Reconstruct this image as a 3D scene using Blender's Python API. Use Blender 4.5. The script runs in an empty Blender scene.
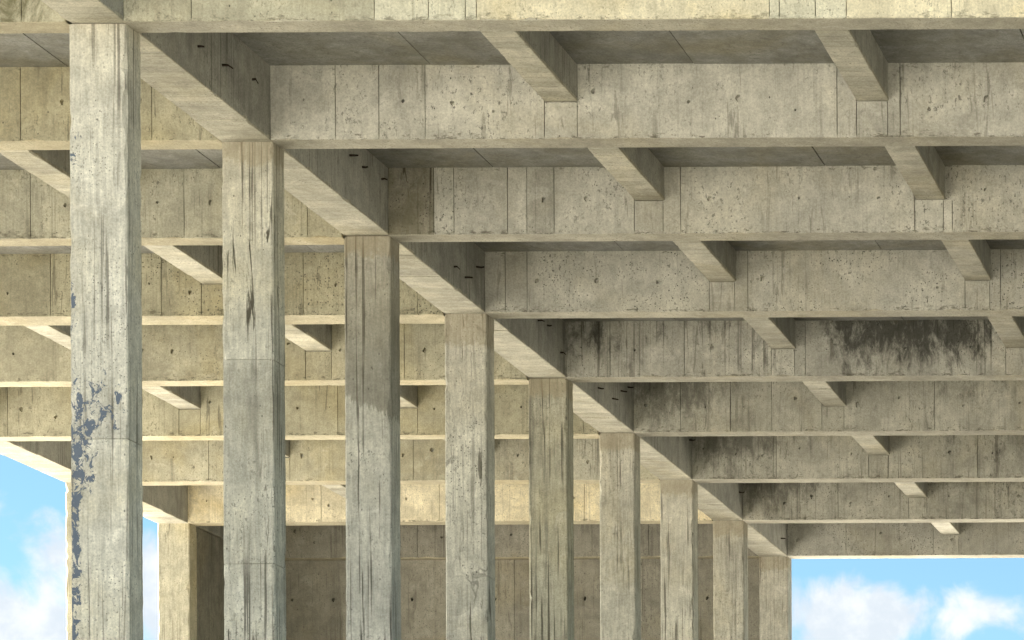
import bpy, bmesh, math, random
from mathutils import Vector
random.seed(7)
S = bpy.context.scene
COL = S.collection

# ------------------------------------------------------------------ measures
U = 0.010435                       # one survey unit in metres (a column is 57.5 of them wide)
FPX = 3500.0
R_ = 0.1241
EYE = 1.6
def Y(i): return (1 + R_*i) * FPX * U          # front face of frame line i
def X(u): return u * U
ZB = EYE + 1079*U                  # underside of the cross beams and girders
ZS = EYE + 1162*U                  # underside of the slab
ZJ = EYE + 1120*U                  # underside of the secondary beams
TB = 0.40                          # cross beam thickness
GX0, GX1 = X(-1386), X(-1328.5)    # main girder / column row
LX0, LX1 = X(-2425), X(-2366)      # outer girder / column row
RX1 = X(1850)                       # the frame runs on past the picture to the right
YF, YE = Y(-.4), Y(8) + TB          # ends of the frame

# ------------------------------------------------------------------ camera, sky, sun, exposure
cam = bpy.data.cameras.new('camera'); co = bpy.data.objects.new('camera', cam); COL.objects.link(co)
cam.sensor_fit = 'HORIZONTAL'; cam.sensor_width = 36; cam.lens = FPX/1024*36
cam.shift_x = (512-1456.1)/1024; cam.shift_y = (1094.4-320)/1024
cam.clip_start = 0.5; cam.clip_end = 20000
co.location = (0, 0, EYE); co.rotation_euler = (math.radians(90), .0045, 0)      # held a quarter degree off level
S.camera = co
S.view_settings.view_transform = 'Standard'; S.view_settings.look = 'None'
S.view_settings.exposure = 3.38; S.view_settings.gamma = 1

SUN_EL, SUN_AZ = 44, 279           # azimuth clockwise from +Y: 270 = straight from the left, 180 = from behind the camera
W = bpy.data.worlds.new('World'); S.world = W; W.use_nodes = True
nt = W.node_tree; nt.nodes.clear()
class G:                           # tiny node-graph helper
    def __init__(s, t): s.t = t
    def n(s, typ, **k):
        o = s.t.nodes.new(typ)
        for a, v in k.items(): setattr(o, a, v)
        return o
    def put(s, sock, v):
        if isinstance(v, bpy.types.NodeSocket): s.t.links.new(v, sock)
        elif v is not None: sock.default_value = v
    def m(s, op, a, b=None, c=None, clamp=False):
        o = s.n('ShaderNodeMath', operation=op, use_clamp=clamp)
        for k, v in enumerate((a, b, c)):
            if v is not None: s.put(o.inputs[k], v)
        return o.outputs[0]
    def v(s, op, a, b=None):
        o = s.n('ShaderNodeVectorMath', operation=op); s.put(o.inputs[0], a)
        if b is not None: s.put(o.inputs[1], b)
        return o.outputs['Value'] if op in ('LENGTH', 'DOT_PRODUCT', 'DISTANCE') else o.outputs[0]
    def noise(s, vec, scale, detail=4, rough=.55, dist=0):
        o = s.n('ShaderNodeTexNoise'); s.put(o.inputs['Vector'], vec)
        o.inputs['Scale'].default_value = scale; o.inputs['Detail'].default_value = detail
        o.inputs['Roughness'].default_value = rough; o.inputs['Distortion'].default_value = dist
        return o.outputs[0]
    def ramp(s, x, a, b, lo=0., hi=1.):
        o = s.n('ShaderNodeMapRange', interpolation_type='SMOOTHSTEP'); s.put(o.inputs[0], x)
        for k, v in zip((1, 2, 3, 4), (a, b, lo, hi)): s.put(o.inputs[k], v)
        return o.outputs[0]
    def mix(s, f, a, b, mode='MIX'):
        o = s.n('ShaderNodeMix', data_type='RGBA', blend_type=mode); s.put(o.inputs[0], f)
        for k, v in ((6, a), (7, b)): s.put(o.inputs[k], v if isinstance(v, bpy.types.NodeSocket) or len(v) == 4 else (*v, 1))
        return o.outputs[2]
g = G(nt)
sky = g.n('ShaderNodeTexSky', sky_type='NISHITA'); sky.sun_disc = False
sky.sun_elevation = math.radians(SUN_EL); sky.sun_rotation = math.radians(SUN_AZ)
sky.altitude = 1500; sky.air_density = 1.0; sky.dust_density = 0.0; sky.ozone_density = 2.5
d = g.n('ShaderNodeTexCoord').outputs['Generated']
def blob(x, z, rx, rz):            # a cumulus bank at a bearing / height (tangents), with angular radii
    c = Vector((x, 1, z)).normalized()
    l = g.v('LENGTH', g.v('MULTIPLY', g.v('SUBTRACT', d, tuple(c)), (1/rx, .3/rx, 1/rz)))
    return g.ramp(l, 1.0, 0.0)
bank = None
for b in ((-.170, .138, .036, .020), (-.140, .139, .05, .016), (-.150, .122, .05, .014), (-.412, .136, .062, .040), (-.395, .118, .07, .034), (-.372, .143, .016, .026),
          (-.62, .16, .09, .03), (.12, .17, .08, .03), (.5, .2, .12, .04)):
    q = blob(*b); q = g.m('MULTIPLY', q, .72) if b[0] == -.140 else q; bank = q if bank is None else g.m('MAXIMUM', bank, q)
nz = g.noise(d, 42, 8, .56, .4)
nz2 = g.noise(g.v('ADD', d, (3.1, 1.7, 5.2)), 5, 6, .55)
dens = g.m('ADD', g.m('MULTIPLY', bank, .82), g.m('ADD', g.m('MULTIPLY', g.m('SUBTRACT', nz, .5), 2.1), g.m('MULTIPLY', g.ramp(nz2, .56, .72), .35)))
dens = g.ramp(dens, .16, .62)
haze_lo = g.noise(d, 20, 4, .5)
tint = g.mix(1.0, sky.outputs[0], (.28, .335, .318), 'MULTIPLY')
hot = g.mix(g.ramp(g.noise(g.v('ADD', d, (0, 0, .008)), 60, 6, .6), .38, .62), (1.6, 1.72, 1.84), (2.05, 2.08, 2.1))
skycol = g.mix(g.m('MULTIPLY', dens, .93), tint, hot)
bg = g.n('ShaderNodeBackground'); g.put(bg.inputs[0], skycol); bg.inputs[1].default_value = 0.05
g.put(g.n('ShaderNodeOutputWorld').inputs[0], bg.outputs[0])

sl = bpy.data.lights.new('sun', 'SUN'); sl.energy = 5.0; sl.angle = math.radians(.5); sl.color = (1, .95, .87)
so = bpy.data.objects.new('sun', sl); COL.objects.link(so)
a, e = math.radians(SUN_AZ), math.radians(SUN_EL)
to_sun = Vector((math.sin(a)*math.cos(e), math.cos(a)*math.cos(e), math.sin(e)))
so.rotation_euler = to_sun.to_track_quat('Z', 'Y').to_euler(); so.location = (-40, 0, 60)

# ------------------------------------------------------------------ materials
def concrete(name, base, warm=.25, streak=.5, drip=.3, pit=.6, mold=0., rough=.9, paint=None, head=None, board=None, crack=0., wet=None, tear=0., moss=0., grain=.35, grime=0., win=()):
    M = bpy.data.materials.new(name); M.use_nodes = True
    t = M.node_tree; t.nodes.clear(); g = G(t)
    p0 = g.n('ShaderNodeNewGeometry').outputs['Position']
    oi = g.n('ShaderNodeObjectInfo').outputs['Random']
    p = p0
    b = Vector(base)
    blot = g.noise(p, 1.1, 6, .62, .4)
    c = g.mix(g.ramp(blot, .3, .7), tuple(b*.80), tuple(b*1.12))
    wf = g.m('MULTIPLY', g.ramp(g.noise(g.v('ADD', p, (9, 4, 2)), .55, 5, .6, .6), .45, .72), warm)
    c = g.mix(wf, c, (b.x*.98, b.y*.87, b.z*.60))
    # pale lime bloom
    bl = g.m('MULTIPLY', g.ramp(g.noise(g.v('ADD', p, (2, 14, 7)), 2.3, 7, .68, .8), .56, .68), .45)
    c = g.mix(bl, c, tuple(Vector((b.x*1.3, b.y*1.3, b.z*1.34))))
    # wide run-off streaks, thin drips
    sv = g.noise(g.v('MULTIPLY', p, (4.5, 4.5, .28)), 1, 6, .6, .25)
    c = g.mix(g.m('MULTIPLY', g.ramp(sv, .53, .72), streak), c, tuple(b*.45))
    dv = g.noise(g.v('MULTIPLY', p, (24, 24, .42)), 1, 3, .55, .25)
    gate = g.ramp(g.noise(g.v('ADD', p, (5, 1, 8)), .8, 3), *((.34, .54) if drip > .65 else (.42, .62)))
    dr = g.m('MULTIPLY', g.m('MULTIPLY', g.ramp(dv, .56, .64), gate), drip)
    c = g.mix(dr, c, (b.x*.22, b.y*.21, b.z*.20))
    # blow holes and specks
    vo = g.n('ShaderNodeTexVoronoi'); g.put(vo.inputs['Vector'], g.v('ADD', g.v('MULTIPLY', p, (1, 1, .62)), g.v('MULTIPLY', (0, 0, 0), (0, 0, 0)))); vo.inputs['Scale'].default_value = 9.5
    big = g.m('MULTIPLY', vo.outputs['Color'], .17)
    pm = g.m('LESS_THAN', vo.outputs['Distance'], g.m('SUBTRACT', big, .06))
    vs = g.n('ShaderNodeTexVoronoi'); g.put(vs.inputs['Vector'], p); vs.inputs['Scale'].default_value = 24
    pm2 = g.m('LESS_THAN', vs.outputs['Distance'], g.m('SUBTRACT', g.m('MULTIPLY', vs.outputs['Color'], .44), .13))
    spk = g.ramp(g.noise(g.v('MULTIPLY', p, (1, 1, .55)), 26, 3, .75), .585, .64)
    pits = g.m('MINIMUM', g.m('ADD', g.m('ADD', pm, g.m('MULTIPLY', pm2, g.ramp(blot, .38, .6))), g.m('MULTIPLY', spk, g.ramp(blot, .4, .65, .1, .8))), 1)
    c = g.mix(g.m('MULTIPLY', pits, pit), c, tuple(b*.24))
    fine = g.noise(p, 42, 4, .8)
    vg = g.noise(g.v('MULTIPLY', p, (26, 26, 2.6)), 1, 3, .65)
    mid = g.noise(p, 4.3, 5, .72, .5)
    mul = g.m('MULTIPLY', g.m('MULTIPLY', g.m('MULTIPLY', g.ramp(fine, .28, .72, .80, 1.16), g.ramp(vg, .3, .7, 1 - .15*grain, 1 + .10*grain)), g.ramp(mid, .3, .7, .86, 1.13)), g.m('ADD', .88, g.m('MULTIPLY', oi, .22)))
    c = g.mix(1, c, mul, 'MULTIPLY') if False else g.v('MULTIPLY', c, _vec(g, mul))
    if mold:                      # black algae growth; windows beside the girder also paint in pocket shade
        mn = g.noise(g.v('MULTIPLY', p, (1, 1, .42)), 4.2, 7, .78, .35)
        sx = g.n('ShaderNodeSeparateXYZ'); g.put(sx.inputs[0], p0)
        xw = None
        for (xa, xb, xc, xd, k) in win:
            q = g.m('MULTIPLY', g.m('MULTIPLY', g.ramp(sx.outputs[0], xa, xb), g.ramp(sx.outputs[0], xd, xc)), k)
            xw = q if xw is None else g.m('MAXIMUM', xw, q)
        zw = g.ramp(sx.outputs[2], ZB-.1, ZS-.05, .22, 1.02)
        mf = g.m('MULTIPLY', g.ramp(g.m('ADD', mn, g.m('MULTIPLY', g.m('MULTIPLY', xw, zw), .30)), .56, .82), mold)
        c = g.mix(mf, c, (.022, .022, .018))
    if crack:                     # branching shrinkage cracks that run down the face
        dn = g.n('ShaderNodeTexNoise'); g.put(dn.inputs['Vector'], p); dn.inputs['Scale'].default_value = 2.2; dn.inputs['Detail'].default_value = 4
        cv = g.n('ShaderNodeTexVoronoi', feature='DISTANCE_TO_EDGE'); cv.inputs['Scale'].default_value = 1
        g.put(cv.inputs['Vector'], g.v('ADD', g.v('MULTIPLY', p, (3.6, 3.6, .55)), g.v('MULTIPLY', dn.outputs['Color'], (.9, .9, .5))))
        cg = g.ramp(g.noise(g.v('ADD', p, (1, 6, 3)), 1.3, 4, .6), .46, .6)
        c = g.mix(g.m('MULTIPLY', g.m('MULTIPLY', g.ramp(cv.outputs[0], .026, .010), cg), crack), c, (.05, .045, .04))
    if tear:                      # old run marks: elongated, broken, dark
        tn = g.noise(g.v('MULTIPLY', g.v('ADD', p, (3, 3, 1)), (11, 11, .95)), 1, 5, .62, .8)
        tg = g.ramp(g.noise(g.v('MULTIPLY', g.v('ADD', p, (8, 2, 5)), (1.2, 1.2, .5)), 1, 3), .44, .58)
        c = g.mix(g.m('MULTIPLY', g.m('MULTIPLY', g.ramp(tn, .585, .64), tg), tear), c, (.07, .062, .045))
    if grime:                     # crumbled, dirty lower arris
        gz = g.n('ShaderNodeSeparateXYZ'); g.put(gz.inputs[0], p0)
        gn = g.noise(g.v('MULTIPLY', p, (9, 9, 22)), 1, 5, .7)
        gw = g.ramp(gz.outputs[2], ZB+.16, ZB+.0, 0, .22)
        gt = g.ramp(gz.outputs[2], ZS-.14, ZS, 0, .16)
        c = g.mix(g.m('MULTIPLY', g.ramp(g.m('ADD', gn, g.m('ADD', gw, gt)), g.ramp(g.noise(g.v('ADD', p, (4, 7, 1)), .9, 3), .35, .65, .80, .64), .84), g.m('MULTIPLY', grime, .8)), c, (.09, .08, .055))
    if moss:
        mn = g.noise(g.v('MULTIPLY', p, (1, 1, .5)), 2.6, 8, .7, .8)
        c = g.mix(g.m('MULTIPLY', g.ramp(mn, .40, .62), moss), c, (.12, .108, .055))
    if wet:                       # damp stain with a ragged edge: (height, drop across the face, fade length, strength)
        z = g.n('ShaderNodeSeparateXYZ'); g.put(z.inputs[0], p0)
        rg = g.m('ADD', g.m('MULTIPLY', g.m('SUBTRACT', g.noise(g.v('MULTIPLY', p, (15, 15, 1.5)), 1, 4, .7), .5), .5), g.m('MULTIPLY', g.m('SUBTRACT', z.outputs[0], GX0), wet[1]))
        zz = g.m('ADD', z.outputs[2], rg)
        wf = g.ramp(zz, wet[0]-.03, wet[0]+.03) if wet[2] > 0 else g.ramp(zz, wet[0]+.04, wet[0]-.02)
        wf = g.m('MULTIPLY', wf, g.ramp(zz, wet[0]+wet[2], wet[0]+wet[2]*.2))
        c = g.mix(g.m('MULTIPLY', wf, wet[3]), c, (.10, .088, .06))
    if head:                      # a band of laitance below the beam seat, torn lower edge
        z = g.n('ShaderNodeSeparateXYZ'); g.put(z.inputs[0], p0)
        zz = g.m('ADD', z.outputs[2], g.m('MULTIPLY', g.m('SUBTRACT', g.noise(p, 5, 5, .7), .5), .5))
        c = g.mix(g.m('MULTIPLY', g.ramp(zz, ZB-head, ZB-head+.12), .5), c, (.29, .24, .155))
    if paint:                     # scaling blue-grey coat left on one side
        s3 = g.n('ShaderNodeSeparateXYZ'); g.put(s3.inputs[0], p0)
        xn = g.m('SUBTRACT', s3.outputs[0], GX0)
        def zone(z0, z1, wd, k, e=.25):
            zz = g.m('MULTIPLY', g.ramp(s3.outputs[2], z0-e, z0+e), g.ramp(s3.outputs[2], z1+e, z1-e))
            return g.m('MULTIPLY', g.m('MULTIPLY', zz, g.ramp(xn, wd*.35, wd*1.25, 1., 0.)), k)
        w = None
        for q in ((7.9, 8.9, .36, 1.0, .3), (8.5, 9.3, .75, .85, .3), (3.0, 8.2, .15, 1.05), (9.55, 10.15, .10, .95), (11.35, 11.75, .24, .85, .1)):
            k = zone(*q); w = k if w is None else g.m('MAXIMUM', w, k)
        pn = g.noise(g.v('MULTIPLY', p, (1, 1, .7)), 10, 5, .75, .7)
        pf = g.m('MULTIPLY', g.ramp(g.m('ADD', pn, g.m('MULTIPLY', w, .27)), .745, .76), .93)
        c = g.mix(pf, c, paint)
    bs = g.n('ShaderNodeBsdfPrincipled'); g.put(bs.inputs['Base Color'], c)
    bs.inputs['Roughness'].default_value = rough; bs.inputs['Specular IOR Level'].default_value = .25
    hgt = g.m('ADD', g.m('ADD', g.m('MULTIPLY', fine, .35), g.m('MULTIPLY', pf, .9)) if paint else g.m('MULTIPLY', fine, .35), g.m('SUBTRACT', g.m('MULTIPLY', g.noise(p, 7, 2, .6), .8), g.m('MULTIPLY', pm, .6)))
    if board:                     # imprint of sawn boards across the given axis
        sp = g.n('ShaderNodeSeparateXYZ'); g.put(sp.inputs[0], p)
        k = g.m('FRACT', g.m('MULTIPLY', sp.outputs['XYZ'.index(board)], 1/.19))
        ln = g.ramp(g.m('ABSOLUTE', g.m('SUBTRACT', k, .5)), .46, .5)
        hgt = g.m('SUBTRACT', hgt, g.m('MULTIPLY', ln, .8))
        ids = g.m('FRACT', g.m('MULTIPLY', g.m('FLOOR', g.m('MULTIPLY', sp.outputs['XYZ'.index(board)], 1/.19)), .6180339))
        c2 = g.v('MULTIPLY', c, _vec(g, g.m('MULTIPLY', g.m('ADD', .90, g.m('MULTIPLY', ids, .17)), g.m('SUBTRACT', 1, g.m('MULTIPLY', ln, .35)))))
        g.put(bs.inputs['Base Color'], c2)
    bu = g.n('ShaderNodeBump'); bu.inputs['Strength'].default_value = .55; bu.inputs['Distance'].default_value = .012
    g.put(bu.inputs['Height'], hgt); g.put(bs.inputs['Normal'], bu.outputs[0])
    g.put(g.n('ShaderNodeOutputMaterial').inputs[0], bs.outputs[0])
    return M
def _vec(g, s):
    o = g.n('ShaderNodeCombineXYZ')
    for k in range(3): g.put(o.inputs[k], s)
    return o.outputs[0]
def plain(name, col, rough=.8, metal=0.):
    M = bpy.data.materials.new(name); M.use_nodes = True; g = G(M.node_tree)
    bs = M.node_tree.nodes['Principled BSDF']
    tc = g.n('ShaderNodeNewGeometry').outputs['Position']
    f = g.noise(tc, 9, 6, .65)
    c = g.mix(f, tuple(Vector(col)*.7), tuple(Vector(col)*1.25))
    g.put(bs.inputs['Base Color'], c); bs.inputs['Roughness'].default_value = rough; bs.inputs['Metallic'].default_value = metal
    return M
GREY = (.485, .468, .41)
M_beam  = concrete('beam_concrete', GREY, warm=.22, streak=.15, drip=.2, pit=1., tear=.4, grime=.9)
M_pale  = concrete('beam_concrete_pale', (.62, .58, .45), warm=.1, streak=.2, drip=.4, pit=.7, grime=.8)
M_warm  = concrete('beam_concrete_buff', (.46, .43, .325), warm=.45, streak=.18, drip=.2, pit=.9, tear=.3, grime=.8)
M_cream = concrete('beam_concrete_cream', (.71, .635, .465), warm=.6, streak=.15, drip=.3, pit=.6, tear=.2, grime=.8)
M_olive = concrete('beam_concrete_olive', (.42, .39, .285), warm=.4, streak=.3, drip=.25, pit=.9, tear=.5, grime=.8)
M_moss  = concrete('beam_concrete_mossy', (.50, .46, .34), warm=.4, streak=.4, drip=.5, pit=.8, moss=.9)
M_mold_shade  = concrete('beam_concrete_mouldy_shaded', GREY, warm=.2, streak=.3, drip=.6, pit=.9, mold=.85, tear=.5, grime=.9, win=((-10.4, -9.2, -7.6, -6.6, 1), (-14.5, -14.2, -13.5, -12.6, .6), (-13, -12.5, -9.5, -9, .25)))  # real algae, plus corner shade painted in next to the girder
M_grimy_shade = concrete('beam_concrete_grimy_shaded', (.475, .455, .385), warm=.35, streak=.3, drip=.4, pit=.9, tear=.5, grime=.9, mold=.55, win=((-14.6, -14.4, -13.1, -11.2, .85), (-9.6, -8.9, -8, -6.5, .4)))  # grime, with the dark pocket shade by the girder put into the colour
M_stain = concrete('beam_concrete_stained', (.42, .40, .325), warm=.3, streak=.6, drip=.5, pit=.8, mold=.3, tear=.5, win=((-30, -29, 0, 5, .2),))
M_stone = concrete('beam_concrete_stone', (.44, .42, .335), warm=.35, streak=.25, drip=.3, pit=.9, tear=.4, grime=.8)
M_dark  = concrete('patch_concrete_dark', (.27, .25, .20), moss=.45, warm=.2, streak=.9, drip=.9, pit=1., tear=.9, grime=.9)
M_colh  = concrete('column_concrete_banded', (.53, .505, .435), warm=.3, streak=.5, drip=.85, pit=.8, head=.32, tear=.45, grain=1.)
M_col1  = concrete('column_concrete_damp_below_joint', (.55, .52, .44), warm=.3, streak=.45, drip=.85, pit=.8, head=.3, tear=.95, wet=(10.25, .1, -1.6, .2), grain=1.)
M_col2  = concrete('column_concrete_damp_top', (.53, .51, .455), warm=.2, streak=.4, drip=.95, pit=.75, head=.3, wet=(10.78, .45, 3.2, .5), grain=1.)
M_col3  = concrete('column_concrete_torn', (.55, .525, .46), warm=.2, streak=.5, drip=.5, pit=.8, head=.5, tear=.95, crack=.45, grain=1.)
M_col4  = concrete('column_concrete_fluted', (.45, .43, .35), warm=.3, streak=.9, drip=1., pit=.8, head=.35, grain=1.)
M_col0  = concrete('column_concrete_peeling', (.62, .575, .475), warm=.3, streak=.40, drip=.7, pit=.8, paint=(.10, .125, .17), tear=.25, grain=1.)
M_gird  = concrete('girder_concrete', (.40, .39, .35), warm=.2, streak=.45, drip=.5, pit=.6)
M_board = concrete('soffit_concrete_boarded', (.48, .45, .37), warm=.3, streak=.15, drip=.1, pit=.6, board='Y')
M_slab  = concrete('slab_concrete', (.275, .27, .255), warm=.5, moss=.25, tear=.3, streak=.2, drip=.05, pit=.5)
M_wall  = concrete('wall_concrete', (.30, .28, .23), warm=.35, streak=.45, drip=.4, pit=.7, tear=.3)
M_rust  = plain('rusty_steel', (.035, .022, .015), .8, .3)
M_ground = plain('ground_earth', (.06, .058, .04), .95)
M_bounce = plain('bounce_sand', (.80, .78, .71), .95)  # for the added, unseen sheets that bounce light upward

# ------------------------------------------------------------------ mesh helpers
def link(name, me, mat, parent=None, loc=None):
    o = bpy.data.objects.new(name, me); COL.objects.link(o)
    if mat: me.materials.append(mat)
    if parent:
        o.parent = parent; o.location = (loc or Vector((0, 0, 0)))
    return o
def done(bm, name):
    bmesh.ops.recalc_face_normals(bm, faces=bm.faces)
    me = bpy.data.meshes.new(name); bm.to_mesh(me); bm.free(); return me
def rough_bar(x0, x1, y0, y1, z0, z1, axis, name, ch=.012, seg=.11, chip=.055, rnd=None):
    """a cast bar whose four long arrises are worn and chipped, ring by ring"""
    rnd = rnd or random
    lo, hi = [x0, y0, z0], [x1, y1, z1]
    k = 'XYZ'.index(axis); a, b = [i for i in range(3) if i != k]
    n = max(2, int((hi[k]-lo[k])/seg))
    bm = bmesh.new(); rings = []
    cs = [[ch]*4 for _ in range(n+1)]
    for r in range(n+1):
        for q in range(4):
            c = ch*rnd.uniform(.5, 1.3)
            if rnd.random() < .09: c = chip*rnd.uniform(.5, 1)
            cs[r][q] = c
    for r in range(n+1):
        t = lo[k] + (hi[k]-lo[k])*r/n
        if 0 < r < n: t += rnd.uniform(-.3, .3)*seg
        ring = []
        cor = [(lo[a], lo[b], 1, 1), (hi[a], lo[b], -1, 1), (hi[a], hi[b], -1, -1), (lo[a], hi[b], 1, -1)]
        for q, (A, B, sa, sb) in enumerate(cor):
            c1, c2 = cs[r][q]*rnd.uniform(.7, 1.2), cs[r][q]*rnd.uniform(.7, 1.2)
            pts = [(A, B+sb*c2), (A+sa*c1, B)]
            if q in (1, 3): pts.reverse()
            for pa, pb in pts:
                v = [0, 0, 0]; v[k] = t; v[a] = pa; v[b] = pb; ring.append(bm.verts.new(v))
        rings.append(ring)
    for r in range(n):
        for j in range(8):
            bm.faces.new((rings[r][j], rings[r][(j+1) % 8], rings[r+1][(j+1) % 8], rings[r+1][j]))
    bm.faces.new(rings[0]); bm.faces.new(rings[-1])
    return done(bm, name)
def box(bm, x0, x1, y0, y1, z0, z1):
    v = [bm.verts.new((x, y, z)) for x in (x0, x1) for y in (y0, y1) for z in (z0, z1)]
    for f in ((0, 1, 3, 2), (4, 6, 7, 5), (0, 4, 5, 1), (2, 3, 7, 6), (0, 2, 6, 4), (1, 5, 7, 3)): bm.faces.new([v[i] for i in f])
def panel_mesh(w, h, dep, holes, name, rnd):
    """a cast face panel, front at y=0, body behind it; holes = [(x, z, r)] are real tie holes sunk into the face"""
    bm = bmesh.new()
    J = lambda s=.004: rnd.uniform(-s, s)
    holes = sorted(holes); xs = [0]
    spans = []; cur = 0
    for (hx, hz, r) in holes:
        a, b = hx - 2.2*r, hx + 2.2*r
        if a < cur + .01 or b > w - .01: continue
        spans.append((cur, a, None)); spans.append((a, b, (hx, hz, r))); cur = b
    spans.append((cur, w, None))
    def quad(p): bm.faces.new([bm.verts.new((x, 0, z)) for x, z in p])
    for a, b, hl in spans:
        if hl is None:
            n = max(1, int((b-a)/.13)); lo = [0 if k in (0, n) else (rnd.uniform(.012, .034) if rnd.random() < .10 else rnd.uniform(0, .006)) for k in range(n+1)]
            for k in range(n):
                u0, u1 = a + (b-a)*k/n, a + (b-a)*(k+1)/n
                quad(((u0, lo[k]), (u1, lo[k+1]), (u1, h), (u0, h)))
                bm.faces.new([bm.verts.new(v) for v in ((u0, 0, lo[k]), (u1, 0, lo[k+1]), (u1, dep, lo[k+1]*.3), (u0, dep, lo[k]*.3))])
            continue
        hx, hz, r = hl; c0, c1 = hz - 2.2*r, hz + 2.2*r
        quad(((a, 0), (b, 0), (b, c0), (a, c0))); bm.faces.new([bm.verts.new(v) for v in ((a, 0, 0), (b, 0, 0), (b, dep, 0), (a, dep, 0))]); quad(((a, c1), (b, c1), (b, h), (a, h)))
        n = 8; outer = []; inner = []; back = []
        sq = [(b, hz), (b, c1), (hx, c1), (a, c1), (a, hz), (a, c0), (hx, c0), (b, c0)]
        st = rnd.uniform(.9, 1.5)
        for q in range(n):
            t = q*math.pi/4; rr = r*rnd.uniform(.65, 1.25)
            outer.append(bm.verts.new((sq[q][0], 0, sq[q][1])))
            ix, iz = hx + rr*math.cos(t), hz + rr*st*math.sin(t)
            inner.append(bm.verts.new((ix, 0, iz))); back.append(bm.verts.new((hx+(ix-hx)*.7, dep*.93, hz+(iz-hz)*.7)))
        for q in range(n):
            k = (q+1) % n
            bm.faces.new((outer[q], outer[k], inner[k], inner[q])); bm.faces.new((inner[q], inner[k], back[k], back[q]))
        bm.faces.new(back)
    F = [bm.verts.new((x, 0, z)) for x, z in ((0, 0), (w, 0), (w, h), (0, h))]
    B = [bm.verts.new((x, dep, z)) for x, z in ((0, 0), (w, 0), (w, h), (0, h))]
    for q in range(1, 4): bm.faces.new((F[q], F[(q+1) % 4], B[(q+1) % 4], B[q]))
    bm.faces.new(B)
    bmesh.ops.remove_doubles(bm, verts=bm.verts, dist=.0004)
    return done(bm, name)
def thing(name, label, cat, group=None, loc=(0, 0, 0)):
    o = bpy.data.objects.new(name, None); COL.objects.link(o); o.location = loc
    o['label'] = label; o['category'] = cat; o['kind'] = 'thing'
    if group: o['group'] = group
    return o
def part(name, me, mat, root, world=True):
    """a child whose mesh was made in world coordinates: keep it there"""
    o = link(name, me, mat, root)
    if world:
        r = root; off = Vector((0, 0, 0))
        while r: off += Vector(r.location); r = r.parent
        o.location = -off
    return o

# ------------------------------------------------------------------ ground
bm = bmesh.new(); s = 6000
bm.faces.new([bm.verts.new(v) for v in ((-s, -s, 0), (s, -s, 0), (s, s, 0), (-s, s, 0))])
gr = link('ground', done(bm, 'ground'), M_ground); gr['kind'] = 'structure'
bm = bmesh.new()                   # pale sheets added out of view, shaped to bounce sunlight into the frame
def sheet(x0, x1, y0, y1): bm.faces.new([bm.verts.new(v) for v in ((x0, y0, .004), (x1, y0, .004), (x1, y1, .004), (x0, y1, .004))])
sheet(-60, 6, -90, 8); sheet(-35, -24, 44, 64); sheet(-36, -25.8, 64, 70); sheet(-36, -8, 70, 100)
yd = link('bounce_sheet', done(bm, 'bounce_sheet'), M_bounce); yd['kind'] = 'structure'

# ------------------------------------------------------------------ columns
COLT, SETB = .42, .09
def column(i, x0, x1, label, mat, lifts, group):
    yc = Y(i) + SETB + COLT/2
    root = thing('concrete_column', label, 'column', group, ((x0+x1)/2, yc, 0))
    zs = [0] + lifts + [ZB + .004]
    for a, b in zip(zs, zs[1:]):
        e = .004 if b < ZB else 0
        me = rough_bar(x0, x1, Y(i)+SETB, Y(i)+SETB+COLT, a + (.004 if a else 0), b - e, 'Z', 'shaft', ch=.02)
        part('shaft', me, mat, root)
    if len(lifts):                 # pour joints: slightly recessed cores between lifts
        for z in lifts:
            bm = bmesh.new(); box(bm, x0+.016, x1-.016, Y(i)+SETB+.016, Y(i)+SETB+COLT-.016, z-.02, z+.02)
            part('pour_joint', done(bm, 'pour_joint'), mat, root)
    return root
CG = 'columns of the middle row'
column(0, GX0, GX1, 'nearest and tallest concrete column with peeling blue-grey patches on its left side', M_col0, [8.52], CG)
column(1, GX0, GX1, 'second nearest concrete column, right of the peeling one, with dark vertical drip stains', M_col1, [7.9, 10.3], CG)
column(2, GX0, GX1, 'third nearest concrete column with wet dark upper part ending in a ragged line', M_col2, [7.0], CG)
column(3, GX0, GX1, 'fourth nearest concrete column with long branching cracks low on its face', M_col3, [9.1], CG)
column(4, GX0, GX1, 'fifth nearest concrete column, fluted by narrow dark drip lines from the head down', M_col4, [6.6], CG)
column(5, GX0, GX1, 'sixth nearest concrete column of the middle row, plain and olive grey', M_colh, [], CG)
column(6, GX0, GX1, 'seventh concrete column of the middle row, third from its far end', M_colh, [8.0], CG)
column(7, GX0, GX1, 'eighth concrete column of the middle row, last but one at the far end', M_colh, [], CG)
column(8, GX0, GX1, 'farthest concrete column of the middle row, standing beside the open sky on the right', M_colh, [9.6], CG)
M_colo  = concrete('outer_column_concrete', (.56, .51, .38), warm=.5, streak=.35, drip=.6, pit=.8, tear=.5, grain=.8)
OG = 'columns of the outer row on the left'
column(6, LX0, LX1, 'thin sliver of outer row concrete column showing left of the peeling column', M_colo, [9.2], OG)
column(7, LX0, LX1, 'bright buff concrete column of the outer row at the corner of the back wall', M_colo, [9.9], OG)

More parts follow.
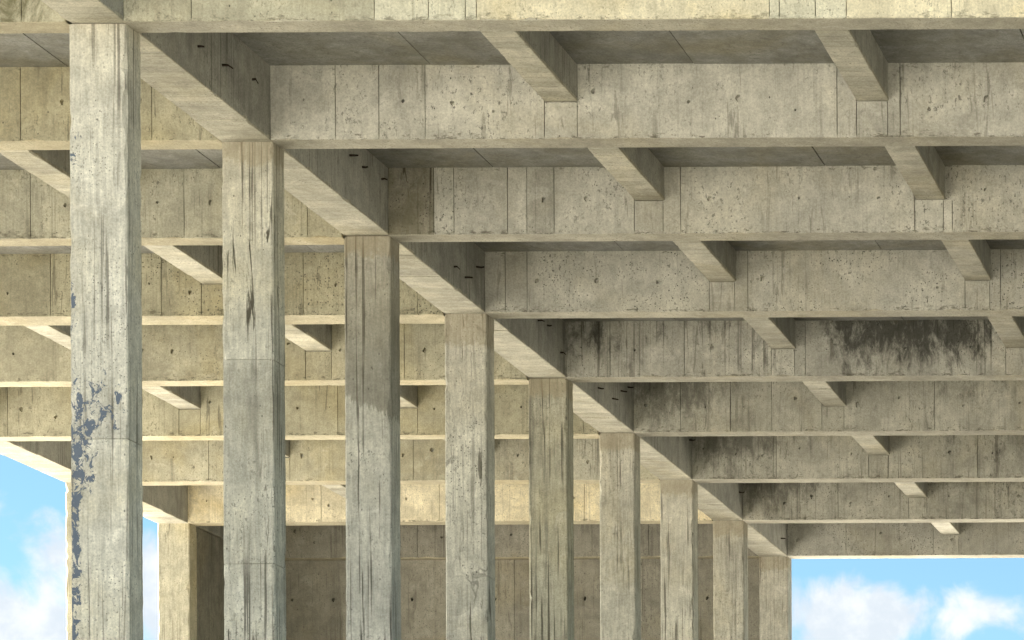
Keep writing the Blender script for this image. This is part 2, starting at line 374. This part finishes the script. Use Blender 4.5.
# ------------------------------------------------------------------ girders (run away from the camera, one span per bay)
def girder(x0, x1, label, i0, i1, stubs):
    root = thing('concrete_girder', label, 'girder', 'girders over the column rows', ((x0+x1)/2, Y(i0), ZB))
    for i in range(i0, i1):
        rnd = random.Random(i*31 + int(x0*10))
        ya = Y(i) + SETB if i > i0 else YF; yb = Y(i+1) + SETB if i+1 < i1 else YE
        me = rough_bar(x0, x1, ya + .003, yb - .003, ZB + .02, ZS + .05, 'Y', 'girder_span', ch=.01)
        sp = part('girder_span', me, M_gird, root)
        # board-marked underside, cast in separate shutters, each a little proud
        cuts = [ya] + sorted(rnd.uniform(ya + .6, yb - .6) for _ in range(3)) + [yb]
        for a, b in zip(cuts, cuts[1:]):
            if b - a < .05: continue
            dz = rnd.uniform(0, .018); dx = rnd.uniform(0, .012)
            part('soffit_panel', rough_bar(x0 + dx, x1 - rnd.uniform(0, .004), a + .004, b - .004, ZB + dz, ZB + .06, 'Y', 'soffit_panel', ch=.006, chip=.03, rnd=rnd), M_board, sp)
        if stubs:
            n = 6
            for k in range(n):
                y = ya + TB + (yb - ya - TB)*(k + .5 + rnd.uniform(-.25, .25))/n
                z = ZB + rnd.choice((.62, .52, .34)) + rnd.uniform(-.08, .08)
                bm = bmesh.new(); L = rnd.uniform(.06, .12); v0 = Vector((-.02, 0, 0)); pts = [v0, Vector((L*.6, rnd.uniform(-.015, .015), rnd.uniform(-.02, .01))), Vector((L, rnd.uniform(-.02, .02), rnd.uniform(-.045, .012)*rnd.choice((.2, .5, 1))))]
                rg = []
                for t, pt in enumerate(pts):
                    rad = .016 - .003*t
                    rg.append([bm.verts.new(pt + Vector((0, rad*math.cos(q*math.pi/3), rad*math.sin(q*math.pi/3)))) for q in range(6)])
                for t in range(2):
                    for q in range(6): bm.faces.new((rg[t][q], rg[t][(q+1) % 6], rg[t+1][(q+1) % 6], rg[t+1][q]))
                bm.faces.new(rg[0]); bm.faces.new(rg[2])
                o = link('rebar_stub', done(bm, 'rebar_stub'), M_rust, sp)
                o.location = Vector((x1, y, z)) - Vector(root.location) - Vector(sp.location)
    return root
girder(GX0, GX1, 'long concrete girder over the middle column row, running from upper left to the far right', 0, 8, True)
girder(LX0, LX1, 'outer concrete girder at the left edge, its pale underside cutting across the sky', 0, 8, False)

# ------------------------------------------------------------------ cross beams
PD = .06
ZB_, TB_ = ZB, TB
SEC_R = [(-1020, -983), (-669, -633), (-320, -284)]
SEC_L = [(-2065, -2030), (-1717, -1678)]
def has_sec(b, s0):                # is there a secondary beam on line s0 in the bay in front of frame line b + 1
    if s0 == SEC_R[0][0]: return 0 <= b < 8
    if s0 == SEC_R[1][0]: return 0 <= b < 4
    if s0 == SEC_L[1][0]: return 1 <= b < 6
    return s0 == SEC_L[0][0] and 3 <= b < 7
def cross_beam(i, side, label, joints, patches, mat, holes=True):
    if side == 'right': x0, x1, secs = GX1 + .002, RX1, SEC_R
    else: x0, x1, secs = LX1 + .002, GX0 - .002, SEC_L
    root = thing('cross_beam', label, 'beam', 'cross beams on the %s of the middle girder' % side, ((x0+x1)/2, Y(i), ZB_))
    ZB = ZB_ - (.03 if side == 'left' and 2 <= i <= 5 else 0); TB = .58 if (side, i) == ('left', 3) else TB_
    rnd = random.Random(i*17 + (5 if side == 'left' else 0))
    part('beam_core', rough_bar(x0, x1, Y(i) + PD - .002, Y(i) + TB, ZB + .012, ZS + .05, 'X', 'beam_core', ch=.012), M_beam, root)
    part('beam_soffit', rough_bar(x0, x1, Y(i) + .012, Y(i) + TB + .004, ZB, ZB + .035, 'X', 'beam_soffit', ch=.009, chip=.03, rnd=rnd), M_board_x if side == 'right' else M_warm_lip, root)
    cuts = sorted(set([x0] + [X(j) for j in joints] + [x1]))
    for a, b in zip(cuts, cuts[1:]):
        if b - a < .03: continue
        mid = (a+b)/2/U
        at_sec = any(s0 - 4 < mid < s1 + 4 for s0, s1 in secs if has_sec(i-1, s0)) and b - a < .5
        top = ZJ - .006 if at_sec else ZS + .03
        gap = .0045
        z0 = ZB + .003; w, h = b - a - 2*gap, top - z0
        hl = []
        if holes and not at_sec and w > .25:
            x = rnd.uniform(.12, .5)
            while x < w - .12:
                hl.append((x, min(h - .1, h*rnd.choice((.5, .5, .52, .47, .36, .62))), rnd.choice((.012, .018, .022, .03, .036))))
                x += rnd.choice((.45, .6, .8, 1.15))*rnd.uniform(.8, 1.2)
        m = mat
        for (pa, pb, pm) in patches:
            if pa <= mid <= pb: m = pm
        me = panel_mesh(w, h, PD, hl, 'cast_panel', rnd)
        o = link('cast_panel', me, m, root)
        o.location = Vector((a + gap, Y(i) + rnd.uniform(0, .004) + (.004 if at_sec else 0), z0)) - Vector(root.location)
    return root
M_board_x = concrete('lip_concrete', (.42, .39, .32), warm=.3, streak=.2, drip=.1, pit=.7)
M_warm_lip = concrete('lip_concrete_buff', (.45, .40, .29), warm=.4, streak=.15, drip=.1, pit=.6)
JR = {0: [-1260, -1077, -1023, -986, -975, -682, -672, -636, -605, -500, -320, -284],
      1: [-1255, -1206, -1154, -1020, -983, -691, -669, -634, -620, -470, -320, -284],
      2: [-1271, -1246, -1179, -1155, -1121, -1021, -985, -963, -671, -635, -624, -450, -320, -284],
      3: [-1300, -1270, -1020, -985, -967, -669, -635, -620, -430, -320, -284],
      4: [-1261, -1150, -1020, -985, -969, -700, -669, -633, -320, -284],
      5: [-1252, -1171, -1104, -1023, -987, -840, -669, -633, -320],
      6: [-1181, -1020, -985, -830, -669, -633, -320], 7: [-1150, -1018, -984, -669, -633], 8: [-1211, -1037, -986, -800, -669, -633]}
PR = {0: [(-1330, -1077, M_warm), (-1077, -975, M_pale), (-975, -682, M_cream), (-682, -605, M_pale), (-605, 1900, M_cream)],
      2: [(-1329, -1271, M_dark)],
      4: [(-1330, -300, M_mold_shade)]}
LR = ['top cross beam on the right, its bright buff face cut off by the picture edge',
      'second cross beam from the top on the right, broad pale grey face with vertical joints',
      'third cross beam down on the right, with a dark square patch beside the girder',
      'fourth cross beam from the top on the right, with a row of tie holes',
      'fifth cross beam from the top on the right, blotched with black mould',
      'sixth cross beam from the top on the right, brownish face below the mouldy one',
      'seventh cross beam from the top on the right, third from the bottom',
      'eighth cross beam from the top on the right, just above the lowest one',
      'lowest and farthest cross beam on the right, directly above the open sky']
for i in range(9): cross_beam(i, 'right', LR[i], JR[i], PR.get(i, []), M_grimy_shade if 5 <= i <= 7 else M_beam)
rl = random.Random(3)
LL = ['top cross beam on the left, greenish stained and cut off by the upper left corner',
      'second cross beam from the top on the left, behind the head of the peeling column',
      'third cross beam from the top on the left, crossing behind the two nearest columns',
      'fourth cross beam from the top on the left, grey buff with dark tie holes',
      'fifth cross beam from the top on the left, yellowish face with pale lower edge',
      'sixth cross beam from the top on the left, olive buff with a dark left end',
      'seventh cross beam from the top on the left, just above the brightest one',
      'brightest cream cross beam on the left, directly above the dark recess',
      'shaded cross beam resting on the back wall, behind the columns']
for i in range(9):
    j = [-2065, -2030, -1717, -1678] + [rl.uniform(-2350, -2100), rl.uniform(-2000, -1880), rl.uniform(-1850, -1760), rl.uniform(-1640, -1520), rl.uniform(-1480, -1400)]
    cross_beam(i, 'left', LL[i], j, ([(-1650, -1450, M_stain)] if i == 6 else []), [M_moss, M_olive, M_stone, M_olive, M_warm, M_olive, M_warm, M_cream, M_wall][i])

# ------------------------------------------------------------------ secondary beams
ORD = ['top', 'second', 'third', 'fourth', 'fifth', 'sixth', 'seventh', 'eighth', 'ninth']
def secondary(b, s0, s1, where):
    x0, x1 = X(s0), X(s1); y0, y1 = Y(b) + TB + .002, Y(b+1) + .03
    root = thing('secondary_beam', 'short secondary beam %s, from the %s to the %s cross beam' % (where, ORD[b], ORD[b+1]), 'secondary beam',
                 'secondary beams between the cross beams', ((x0+x1)/2, y0, ZJ))
    rnd = random.Random(int(b*13 + s0))
    part('beam_web', rough_bar(x0 + .004, x1 - .004, y0, y1, ZJ + .02, ZS + .03, 'Y', 'beam_web', ch=.008), M_gird, root)
    cuts = [y0, y0 + (y1-y0)*rnd.uniform(.3, .5), y0 + (y1-y0)*rnd.uniform(.6, .8), y1]
    for a, c in zip(cuts, cuts[1:]):
        part('soffit_panel', rough_bar(x0, x1, a + .003, c - .003, ZJ + rnd.uniform(0, .012), ZJ + .05, 'Y', 'soffit_panel', ch=.007, chip=.028, rnd=rnd), M_board, root)
for b in range(8):
    for line, where in ((SEC_R[0], 'right of the middle girder'), (SEC_R[1], 'near the right picture edge'), (SEC_L[1], 'left of the middle girder'), (SEC_L[0], 'near the outer girder')):
        if has_sec(b, line[0]): secondary(b, *line, where)

# ------------------------------------------------------------------ slab over everything
root = thing('floor_slab', 'flat concrete slab roofing the whole frame, its dark underside showing between the beams', 'slab', None, (0, Y(3), ZS))
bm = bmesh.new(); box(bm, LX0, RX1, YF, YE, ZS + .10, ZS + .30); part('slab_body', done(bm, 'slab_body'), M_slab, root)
edges = [LX1] + [v for s in SEC_L for v in (X(s[0]), X(s[1]))] + [GX0, GX1] + [v for s in SEC_R for v in (X(s[0]), X(s[1]))] + [RX1]
for b in range(-1, 8):
    ys = YF + .01 if b < 0 else Y(b) + TB - .05
    for k in range(0, len(edges), 2):
        a, c = edges[k], edges[k+1]
        rnd = random.Random(b*7 + k); n = 2 if c - a > 2 else 1
        cuts = [a - .05] + ([a + (c-a)*rnd.uniform(.35, .65)] if n == 2 else []) + [c + .05]
        for p0_, p1_ in zip(cuts, cuts[1:]):
            bm = bmesh.new(); dz = rnd.uniform(0, .008)
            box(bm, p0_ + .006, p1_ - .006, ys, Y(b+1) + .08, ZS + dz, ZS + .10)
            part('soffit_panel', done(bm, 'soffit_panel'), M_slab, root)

# ------------------------------------------------------------------ back wall and side wall of the recess
def wall(name, label, x0, x1, y0, y1, axis):
    root = thing(name, label, 'wall', None, ((x0+x1)/2, (y0+y1)/2, 0))
    rnd = random.Random(11)
    zs = [0, 3.2, 6.2, 9.1, ZB - .004]
    for a, b in zip(zs, zs[1:]):
        if axis == 'X':
            xs = [x0] + [x0 + (x1-x0)*f for f in (.24, .5, .76)] + [x1]
            for p, q in zip(xs, xs[1:]):
                w, h = q - p - .008, b - a - .008
                hl = [(w*f, h*.78, .035) for f in (.2, .55, .85)]
                o = link('wall_panel', panel_mesh(w, h, y1 - y0, hl, 'wall_panel', rnd), M_wall, root)
                o.location = Vector((p + .004, y0 + rnd.uniform(0, .006), a + .004)) - Vector(root.location)
        else:
            bm = bmesh.new(); box(bm, x0, x1 - rnd.uniform(0, .006), y0, y1, a + .004, b - .004)
            part('wall_panel', done(bm, 'wall_panel'), M_wall, root)
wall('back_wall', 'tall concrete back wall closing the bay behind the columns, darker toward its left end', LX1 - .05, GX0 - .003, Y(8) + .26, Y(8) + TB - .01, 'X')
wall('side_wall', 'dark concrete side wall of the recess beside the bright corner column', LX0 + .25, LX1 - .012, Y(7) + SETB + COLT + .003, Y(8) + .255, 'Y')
